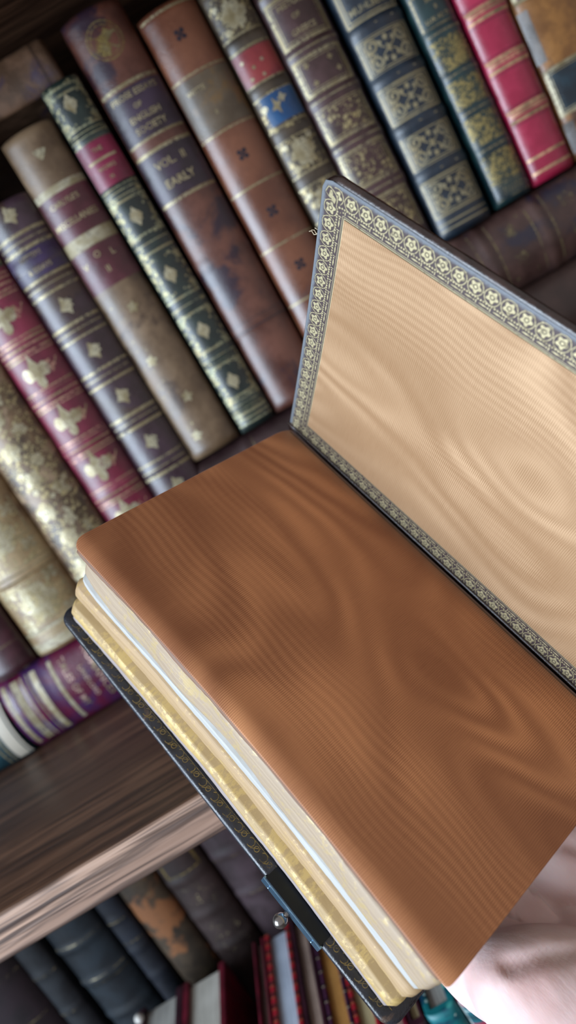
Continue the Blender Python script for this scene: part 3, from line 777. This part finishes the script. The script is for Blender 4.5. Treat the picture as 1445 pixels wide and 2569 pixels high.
def section(z0f, z1f, x0f, mat, bul, seed, name='gathering', back=90, y0=0.8, y1=149.2, wav=.8):
    ny_, nz = 90, 8; V = []; Fc = []; n_ = nz + 3
    for j in range(ny_ + 1):
        y = y0 + (y1 - y0) * j / ny_; t = j / ny_
        za, zb_ = z0f(t), z1f(t)
        end = min(t, 1 - t) * (y1 - y0); rc = 0 if end > 2.6 else (1 - math.sqrt(max(0, 1 - (1 - end / 2.6) ** 2))) * 1.8
        pts = []
        for q in range(nz + 1):
            s_ = q / nz; zq = za + (zb_ - za) * s_
            dx = mnoise.noise(Vector((seed, y * .05, s_ * 1.5))) * wav + mnoise.noise(Vector((seed + 9, y * .4, s_ * 4))) * .16
            pts.append((x0f(t) + dx - bul * math.sin(math.pi * s_) ** .7 + rc, zq))
        pts.append((back, zb_ * .82)); pts.append((back, za * .82))
        V += [Vector((p[0], y, p[1])) * MM for p in pts]
    m_ = nz + 3
    for j in range(ny_):
        for q in range(m_):
            a = j * m_ + q; b_ = j * m_ + (q + 1) % m_; Fc.append((a, a + m_, b_ + m_, b_))
    Fc.append(tuple(range(m_))); Fc.append(tuple(ny_ * m_ + q for q in range(m_))[::-1])
    o = mesh_obj(name, V, Fc, mat, bk, True)
    n0 = len(Fc) - 2; o.data.polygons.foreach_set('use_smooth', [i < n0 for i in range(len(Fc))])
    return o
fo = lambda k: (lambda t: k + fore(t * 150) * 1.0)
wob = lambda z, a, s_: (lambda t: z + a * math.sin(t * math.pi * 2 * s_ + z))
# from the flyleaf down
section(wob(2.3, .0, 1), wob(5.4, .25, 1.2), fo(.8), EB, .5, 1.0, 'endleaf')
section(wob(5.5, .25, 1.2), lambda t: 19.0 - 2 * t, lambda t: 1.8 - 1.0 * t + 2.4 * math.exp(-t / .05) + fore(t * 150), EG, 1.0, 2.0, wav=1.0)
section(lambda t: 19.2 - 2 * t, lambda t: 21.6 - .8 * t, lambda t: .7 + 2.0 * math.exp(-t / .04) + fore(t * 150), EW, .2, 3.0, 'loose_leaf', wav=.3)
section(lambda t: 21.8 - .8 * t, lambda t: 30.0 - .5 * t, lambda t: .2 + fore(t * 150), EC, .9, 4.0, wav=.6)
section(lambda t: 32.5 + .4 * math.sin(t * 4), lambda t: 38.6, lambda t: -1.0 + fore(t * 150), EGO, 1.4, 5.0, wav=.6)
section(lambda t: 38.7, lambda t: 40.8, lambda t: -1.4 + fore(t * 150) * .9, EL, .2, 6.0, 'loose_leaf', wav=.3)
section(lambda t: 30.5, lambda t: 31.3, lambda t: 8.0 + fore(t * 150), EB, .1, 7.0, 'endleaf')

# covers
def roll(name, base):
    """Leather turn-in tooled with a gilt roll: fillets, dashes, pearls and ringed rosettes. UV in mm: u along, v from the inner edge outward."""
    def f():
        u, v, _ = split(coord('UV'))
        P = 4.9
        du = mod(u, P) - P / 2; dv = v - 5.0; r = sqrt(du * du + dv * dv); th = atan2(dv, du)
        ring_ = 1 - ss(absx(r - 2.22), .08, .17)
        pet = 1 - ss(r - (1.52 + .32 * cos(th * 5 + .6)), -.12, .10)
        hole = ss(absx(r - .58), .05, .15); core = pet * hole
        du2 = mod(u + P / 2, P) - P / 2
        x_ = (1 - ss(absx(absx(du2) - absx(dv) * .5 - .08), .05, .14)) * lt(absx(du2), 1.25)
        beads = 1 - ss(sqrt(pw(absx(mod(u, .82) - .41), 2.0) + pw(absx(v - 2.6), 2.0)), .24, .38)
        scal = (1 - ss(absx(v - 7.75 - .22 * sin(u * 2 * math.pi / .82)), .12, .26))
        dm = mod(u, 4.2)
        dash = lt(absx(dm - 1.6), 1.15) * (1 - ss(absx(v - 1.65) + absx(dm - 1.6) * .16, .22, .36))
        dot = 1 - ss(sqrt(pw(absx(dm - 3.1), 2.0) + pw(absx(v - 1.65), 2.0)), .22, .34); bar = lt(absx(dm - 3.75), .14) * lt(absx(v - 1.65), .5)
        fil = 1 - ss(absx(v - .75), .10, .18); fil0 = 1 - ss(absx(v - .22), .10, .2)
        inr = lt(absx(dv), 2.25)
        g = mx(mx(mx(ring_, core), x_ * inr), mx(mx(beads, scal * 0), mx(mx(dash, dot), mx(mx(fil * .6, bar), fil0))))
        wear = ss(noise(vec(u * .5, v * .5, 1.0), 1.0, 4, .7), .30, .46); g = g * (wear * .8 + .2)
        lea = noise(vec(u * 2, v * 2, 0.0), 1.0, 4, .7)
        col = mix(lea, base, '#584a4a'); sheen_tint = ss(v + noise(vec(u * .8, v * .8, 4.0), 1.0, 3) * 1.6, 7.4, 8.8); col = mix(sheen_tint * .75, col, '#7c858c'); col = mix(g, col, '#cfc39a')  # bluish window reflection painted into the leather colour along the outer margin
        return {'Base Color': col, 'Metallic': g * .45, 'Roughness': .32 + lea * .12 - g * .02, 'Coat Weight': .6, 'Coat Roughness': .4, 'bump': (lea * .6 - g * 1.2, .0003, .8)}
    return material(name, f)
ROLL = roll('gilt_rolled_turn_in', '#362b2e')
LEA = leather('dark_brown_morocco', '#1e1210', '#33211c', 140, .3, coat=.6)
LEB = leather('blue_black_morocco', '#12151b', '#262a33', 140, .34, '#54443a', (.6, .68))
A1, Y0c, Y1c = 100.0, -3.5, 153.5
def cov(a, y, t=0.0):
    """Front cover: a outward from the hinge, y along it, t thickness away from the silk; it opens a little wider toward the tail."""
    ph = R(80.5 + 7.0 * (y / 150)); hx, hz = 92.6, 1.6
    bow = 1.0 * math.sin(math.pi * a / A1)
    return Vector((hx - a * math.cos(ph) + (t + bow) * math.sin(ph), y, hz - a * math.sin(ph) - (t + bow) * math.cos(ph))) * MM
def cov_grid(name, a0, a1, y0, y1, t, mat, uvf, na=24, ny_=60, label=None, parent=None):
    V = []; U = []; Fc = []
    for j in range(ny_ + 1):
        for i in range(na + 1):
            a, y = a0 + (a1 - a0) * i / na, y0 + (y1 - y0) * j / ny_; V.append(cov(a, y, t)); U.append(uvf(a, y))
    for j in range(ny_):
        for i in range(na):
            q = j * (na + 1) + i; Fc.append((q, q + 1, q + na + 2, q + na + 1))
    return mesh_obj(name, V, Fc, mat, parent or bk, True, U, label)
# board with rounded corners: rings of an outline lofted through the thickness
def outline(inset, r=6.0, n=8):
    a0, a1, y0, y1 = 0 + inset, A1 - inset, Y0c + inset, Y1c - inset; r = max(.8, r - inset); P = []
    def seg(p, q, k): 
        for i in range(k): P.append((p[0] + (q[0] - p[0]) * i / k, p[1] + (q[1] - p[1]) * i / k))
    seg((a0, y0), (a1 - r, y0), 20)
    for i in range(n): P.append((a1 - r + r * math.sin(math.pi / 2 * i / n), y0 + r - r * math.cos(math.pi / 2 * i / n)))
    seg((a1, y0 + r), (a1, y1 - r), 36)
    for i in range(n): P.append((a1 - r + r * math.cos(math.pi / 2 * i / n), y1 - r + r * math.sin(math.pi / 2 * i / n)))
    seg((a1 - r, y1), (a0, y1), 20); seg((a0, y1), (a0, y0), 36)
    return P
prof = [(46, .3), (38, .3), (28, .3), (18, .3), (12, .3), (7.2, 0.0), (1.6, 0.0), (.75, .22), (.2, .8), (0.0, 1.6), (.2, 2.5), (.8, 3.1), (2.2, 3.4), (40, 3.6)]
V = []; Fc = []; n_ = len(outline(0))
for ins, t in prof: V += [cov(a, y, t) for a, y in outline(ins)]
for k in range(len(prof) - 1):
    for q in range(n_):
        a = k * n_ + q; b_ = k * n_ + (q + 1) % n_; Fc.append((a, b_, b_ + n_, a + n_))
Fc.append(tuple(range(n_))[::-1]); Fc.append(tuple((len(prof) - 1) * n_ + q for q in range(n_)))
fcov = mesh_obj('front_cover', V, Fc, LEA, bk, True, label='dark brown leather front cover standing open')
fcov.data.polygons.foreach_set('use_smooth', [i < len(Fc) - 2 for i in range(len(Fc))])
# tooled turn-ins (mitred strips) and the silk lining
BW = 8.4; e = 1.1
ia0, ia1, iy0, iy1 = 6.6, A1 - e - BW, Y0c + e + BW, Y1c - e - BW
def strip(name, pi, po, k):
    V = []; U = []; Fc = []; m_ = 5
    le = math.hypot(pi[1][0] - pi[0][0], pi[1][1] - pi[0][1])
    for i in range(k + 1):
        s_ = i / k
        for q in range(m_ + 1):
            w_ = q / m_
            A = [pi[0][c] + (pi[1][c] - pi[0][c]) * s_ for c in (0, 1)]; B_ = [po[0][c] + (po[1][c] - po[0][c]) * s_ for c in (0, 1)]
            a, y = A[0] + (B_[0] - A[0]) * w_, A[1] + (B_[1] - A[1]) * w_
            d0 = (pi[1][0] - pi[0][0]) / le, (pi[1][1] - pi[0][1]) / le
            al = (a - pi[0][0]) * d0[0] + (y - pi[0][1]) * d0[1]
            V.append(cov(a, y, -0.16)); U.append((al + 50, math.hypot(B_[0] - A[0], B_[1] - A[1]) and abs((a - A[0]) * d0[1] - (y - A[1]) * d0[0])))
    for i in range(k):
        for q in range(m_):
            a = i * (m_ + 1) + q; Fc.append((a, a + 1, a + m_ + 2, a + m_ + 1))
    return mesh_obj(name, V, Fc, ROLL, fcov, True, U, 'gilt tooled leather turn-in')
ob0, ob1, oc0, oc1 = .2, A1 - e, Y0c + e, Y1c - e
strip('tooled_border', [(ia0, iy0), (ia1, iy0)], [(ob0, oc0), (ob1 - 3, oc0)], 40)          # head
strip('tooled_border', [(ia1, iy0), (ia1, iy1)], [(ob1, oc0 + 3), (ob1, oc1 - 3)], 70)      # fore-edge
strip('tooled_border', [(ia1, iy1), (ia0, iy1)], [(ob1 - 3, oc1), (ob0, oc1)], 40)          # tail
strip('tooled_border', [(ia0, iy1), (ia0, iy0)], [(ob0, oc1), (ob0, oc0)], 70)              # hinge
tri = [(ia1, iy0), (ob1 - 3, oc0), (ob1 - .8, oc0 + .8), (ob1, oc0 + 3)]
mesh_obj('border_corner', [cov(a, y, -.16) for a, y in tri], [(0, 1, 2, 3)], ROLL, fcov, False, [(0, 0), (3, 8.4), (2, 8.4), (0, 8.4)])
cov_grid('silk_lining', ia0, ia1, iy0, iy1, -0.32, SILK2, lambda a, y: (a, y), label='pale brown watered silk lining', parent=fcov)
# frayed threads at the outer edge
def tube(name, pts, r, mat, parent, n=6):
    V = []; Fc = []
    for i, p in enumerate(pts):
        d_ = (pts[min(i + 1, len(pts) - 1)] - pts[max(0, i - 1)]).normalized(); a = d_.orthogonal().normalized(); b_ = d_.cross(a)
        for q in range(n): V.append(p + (a * math.cos(2 * math.pi * q / n) + b_ * math.sin(2 * math.pi * q / n)) * r)
    for i in range(len(pts) - 1):
        for q in range(n): Fc.append((i * n + q, i * n + (q + 1) % n, (i + 1) * n + (q + 1) % n, (i + 1) * n + q))
    Fc.append(tuple(range(n))[::-1]); Fc.append(tuple((len(pts) - 1) * n + q for q in range(n)))
    return mesh_obj(name, V, Fc, mat, parent, True)
THR = plain('frayed_thread_fibre', '#b8a88c', .8)
for (dy, dx, dz) in ((-2.4, .6, .3), (-1.8, 1.4, -.5), (-2.8, -.2, .8)):
    p0 = cov(80, Y0c + .3, 1.0)
    tube('frayed_thread', [p0, p0 + Vector((dx * .5, dy * .4, dz)) * MM, p0 + Vector((dx, dy * .8, dz * .3)) * MM, p0 + Vector((dx * .4, dy * 1.1, dz * 1.2)) * MM], .00014, THR, fcov)

# back cover and spine
BC0, BC1 = 42.0, 45.0
def rbox(name, x0, x1, y0, y1, z0, z1, mat, r=5, tw=None, label=None, warp=None):
    pr = [(4, 0), (.9, 0), (.2, .5), (0, 1.3), (.2, 2.3), (.9, 2.9), (4, 3.0)]; V = []; Fc = []
    def ol(ins):
        P = []; rr_ = max(.6, r - ins); X0, X1_, Y0_, Y1_ = x0 + ins, x1 - ins, y0 + ins, y1 - ins
        for cx, cy, a0 in ((X0 + rr_, Y0_ + rr_, 180), (X1_ - rr_, Y0_ + rr_, 270), (X1_ - rr_, Y1_ - rr_, 0), (X0 + rr_, Y1_ - rr_, 90)):
            for i in range(9): P.append((cx + rr_ * math.cos(R(a0 + 90 * i / 8)), cy + rr_ * math.sin(R(a0 + 90 * i / 8))))
            if a0 == 270:
                P += [(X1_, Y0_ + rr_ + (Y1_ - Y0_ - 2 * rr_) * k / 30) for k in range(1, 30)]
            if a0 == 90:
                P += [(X0, Y1_ - rr_ - (Y1_ - Y0_ - 2 * rr_) * k / 30) for k in range(1, 30)]
        return P
    n__ = len(ol(0)); sc = (z1 - z0) / 3.0
    for ins, t in pr: V += [(warp(Vector((x, y, z0 + t * sc))) if warp else Vector((x, y, z0 + t * sc))) * MM for x, y in ol(ins)]
    for k in range(len(pr) - 1):
        for q in range(n__):
            a = k * n__ + q; b_ = k * n__ + (q + 1) % n__; Fc.append((a, b_, b_ + n__, a + n__))
    Fc.append(tuple(range(n__))[::-1]); Fc.append(tuple((len(pr) - 1) * n__ + q for q in range(n__)))
    o = mesh_obj(name, V, Fc, mat, bk, True, label=label)
    o.data.polygons.foreach_set('use_smooth', [i < len(Fc) - 2 for i in range(len(Fc))]); return o
bcv = rbox('back_cover', -4.0, 93, -3.0, 153.5, BC0, BC1, LEB, label='dark leather back cover with gilt scrolls inside its edge')
d = Deco()
for i in range(26):
    y = 4 + i * 5.6
    d.ring(-1.4, y, 1.25, .28, 14, R(-60), R(200)); d.ring(-1.4, y + 2.6, .8, .25, 10); d.stroke([(-2.6, y + 1), (-.4, y + 3.4)], .22)
d.stroke([(-.1, 0), (-.1, 150)], .22)
mesh_obj('gilt_scroll_border', [Vector((u, v, BC0 - .12)) * MM for u, v in d.v], d.f, gilt('dull_gilt', ''), bcv)
# rounded spine wrapper joining both covers
V = []; Fc = []
for j in range(31):
    y = -3 + 156 * j / 30
    for q in range(13):
        t = q / 12; z = 1.6 + (43.6 - 1.6) * t; x = 93.2 + 7.5 * math.sin(math.pi * t)
        if abs((y - 15) % 30 - 15) < 2.2: x += .8 * math.sin(math.pi * t)
        V.append(Vector((x, y, z)) * MM); 
    for q in range(12, -1, -1):
        t = q / 12; z = 1.6 + (43.6 - 1.6) * t; x = 91.6 + 7.0 * math.sin(math.pi * t); V.append(Vector((x, y, z)) * MM)
for j in range(30):
    for q in range(26):
        a = j * 26 + q; b_ = j * 26 + (q + 1) % 26; Fc.append((a, b_, b_ + 26, a + 26))
Fc.append(tuple(range(26))); Fc.append(tuple(30 * 26 + q for q in range(26))[::-1])
mesh_obj('spine', V, Fc, LEA, bk, True)
# clasp: catch plate on the fore-edge of the back cover, with its stud
STEEL = material('blued_steel', lambda: {'Base Color': mix(noise(coord(), 500), '#5a7f9c', '#86a8c0'), 'Metallic': .85, 'Roughness': .28})
DST = material('tarnished_silver', lambda: {'Base Color': '#8c8a88', 'Metallic': .9, 'Roughness': .22})
CY0, CY1 = 103, 127
def bent_plate():
    o = box('clasp_plate', -5.0, -4.1, CY0, CY1, BC0 - .3, BC1 + .6, STEEL, bk, .25, label='blued metal clasp plate')
    box('plate_flange', -4.6, 3.2, CY0 + .6, CY1 - .6, BC0 - .7, BC0 - .1, plain('blackened_metal', '#141a22', .35, .6), o, .2)
    box('plate_flange', -4.6, 6, CY0, CY1, BC1 + .1, BC1 + .7, STEEL, o, .2)
    return o
cp = bent_plate()
for yy in (CY0 + 3, CY1 - 3): ball('rivet', (-5.05, yy, (BC0 + BC1) / 2), .5, STEEL, cp, 2)
st = ball('clasp_stud', (-7.4, 114.4, 46.4), 2.2, DST, bk); st['label'] = 'round silver clasp stud'
tube('stud_neck', [Vector((-4.6, 114.4, 44.4)) * MM, Vector((-6.4, 114.4, 46)) * MM], .0009, DST, st, 10)

# ---------------------------------------------------------------- the hand under the book
SKIN = material('pale_skin', lambda: (lambda v, n1, n2: {
    'Base Color': mix(ss(n1, .35, .7), '#e2cac6', '#d6b2ac'), 'Roughness': .5, 'Subsurface Weight': .35, 'Subsurface Radius': (.9, .35, .2), 'Subsurface Scale': .004,
    'bump': (n2, .0006, .35)})(coord(), noise(coord(), 40, 3), noise(vec(*[a * k for a, k in zip(split(coord()), (300, 90, 300))]), 1.0, 3)))
NAIL = material('finger_nail', lambda: {'Base Color': '#e8c4ba', 'Roughness': .25})
def capsule(bm, p, q, r0, r1, fl=1.0):
    """Tapered limb as a chain of spheres (merged later by voxel remeshing)."""
    p, q = Vector(p), Vector(q); n = max(2, int((q - p).length / 2.4))
    for i in range(n + 1):
        t = i / n; r = r0 + (r1 - r0) * t
        res = bmesh.ops.create_icosphere(bm, subdivisions=2, radius=r)
        for v in res['verts']: v.co = Vector((v.co.x, v.co.y, v.co.z * fl)) + p.lerp(q, t)
def ellip(bm, c, rx, ry, rz, rot=0):
    res = bmesh.ops.create_icosphere(bm, subdivisions=3, radius=1)
    m_ = Matrix.Rotation(R(rot), 3, 'Z')
    for v in res['verts']: v.co = m_ @ Vector((v.co.x * rx, v.co.y * ry, v.co.z * rz)) + Vector(c)
bm = bmesh.new()
# forearm and wrist (local book axes, mm; palm faces the book, -z)
capsule(bm, (96, 330, 62), (68, 218, 62), 35, 30, .82)
capsule(bm, (68, 218, 62), (62, 198, 63), 30, 26, .8)
# palm
ellip(bm, (72, 160, 71), 40, 46, 13); ellip(bm, (66, 122, 62), 39, 30, 11); ellip(bm, (88, 165, 62), 22, 36, 16)
# thenar and hypothenar mounds, the heel of the hand
ellip(bm, (46, 184, 52), 30, 18, 19, 50); ellip(bm, (42, 166, 66), 17, 26, 12, -10); ellip(bm, (64, 206, 55), 38, 20, 19, 38)
ellip(bm, (104, 190, 64), 16, 34, 15, 4)
# fingers under the back cover, gently bent
for (x0, x1, l, r, zc) in ((38, 30, (44, 27, 22), 8.6, 56.0), (57, 54, (48, 30, 24), 9.0, 56.4), (76, 78, (45, 28, 23), 8.6, 56.0), (94, 100, (36, 22, 19), 7.6, 55.0)):
    y = 106; p = (x0, y + 14, 61); dx = (x1 - x0) / 3
    a = (x0 + dx, y - l[0] + 10, zc + 2.6); b_ = (x0 + 2 * dx, a[1] - l[1], zc + .8); c_ = (x1, b_[1] - l[2] * .8, zc)
    capsule(bm, p, a, r + 1.4, r, .95); capsule(bm, a, b_, r + .2, r - .7, .95); capsule(bm, b_, c_, r - .5, r - 2.0, .95)
# thumb: leaves the side of the palm, lies along the back cover
capsule(bm, (40, 164, 63), (24, 130, 62), 13, 11, .9); capsule(bm, (22, 130, 62), (18, 100, 58.5), 10.5, 9.6, .9); capsule(bm, (18, 100, 58.5), (19, 78, 57), 9.8, 7.2, .85)
me = bpy.data.meshes.new('hand'); bm.to_mesh(me); bm.free(); me.transform(Matrix.Scale(MM, 4))
tmp = bpy.data.objects.new('hand_tmp', me); C.objects.link(tmp)
md = tmp.modifiers.new('r', 'REMESH'); md.mode = 'VOXEL'; md.voxel_size = .0017
md = tmp.modifiers.new('s', 'SMOOTH'); md.iterations = 10; md.factor = .6
dg = bpy.context.evaluated_depsgraph_get(); hm = bpy.data.meshes.new_from_object(tmp.evaluated_get(dg)); bpy.data.objects.remove(tmp)
# press the back of the book into contact, carve the wrist and palm creases
def crease(v, pts, wdt, dep):
    best = 1e9
    for i in range(len(pts) - 1):
        a, b_ = Vector(pts[i]), Vector(pts[i + 1]); ab = b_ - a; t = max(0, min(1, (v - a).dot(ab) / ab.dot(ab))); best = min(best, (v - a - ab * t).length)
    return dep * math.exp(-(best / wdt) ** 2)
C1 = [(33, 166), (42, 171), (52, 178), (64, 186)]; C2 = [(34, 146), (46, 156), (60, 166), (72, 176)]; C3 = [(60, 150), (66, 164), (74, 180)]; C4 = [(70, 148), (80, 160), (90, 176)]
for v in hm.vertices:
    p = v.co / MM
    if p.z < 58:
        q = Vector((p.x, p.y)); dz = crease(q, C1, 2.2, 2.4) + crease(q, C2, 2.6, 2.5) + crease(q, C3, 2.2, 2.0) + crease(q, C4, 2.2, 2.0)
        dz += .7 * mnoise.noise(Vector((p.x * .12, p.y * .12, 3)))
        v.co.z += dz * MM
    if p.y < 154 and p.x < 96 and v.co.z < (BC1 + .25) * MM: v.co.z = (BC1 + .25) * MM
hm.materials.clear(); hm.materials.append(SKIN); hm.polygons.foreach_set('use_smooth', [True] * len(hm.polygons))
hand = bpy.data.objects.new('hand', hm); C.objects.link(hand)
hand.location = W(*O); hand.rotation_euler = mb.to_euler()
hand['label'] = 'pale left hand, palm up, holding the open book from below'; hand['category'] = 'hand'
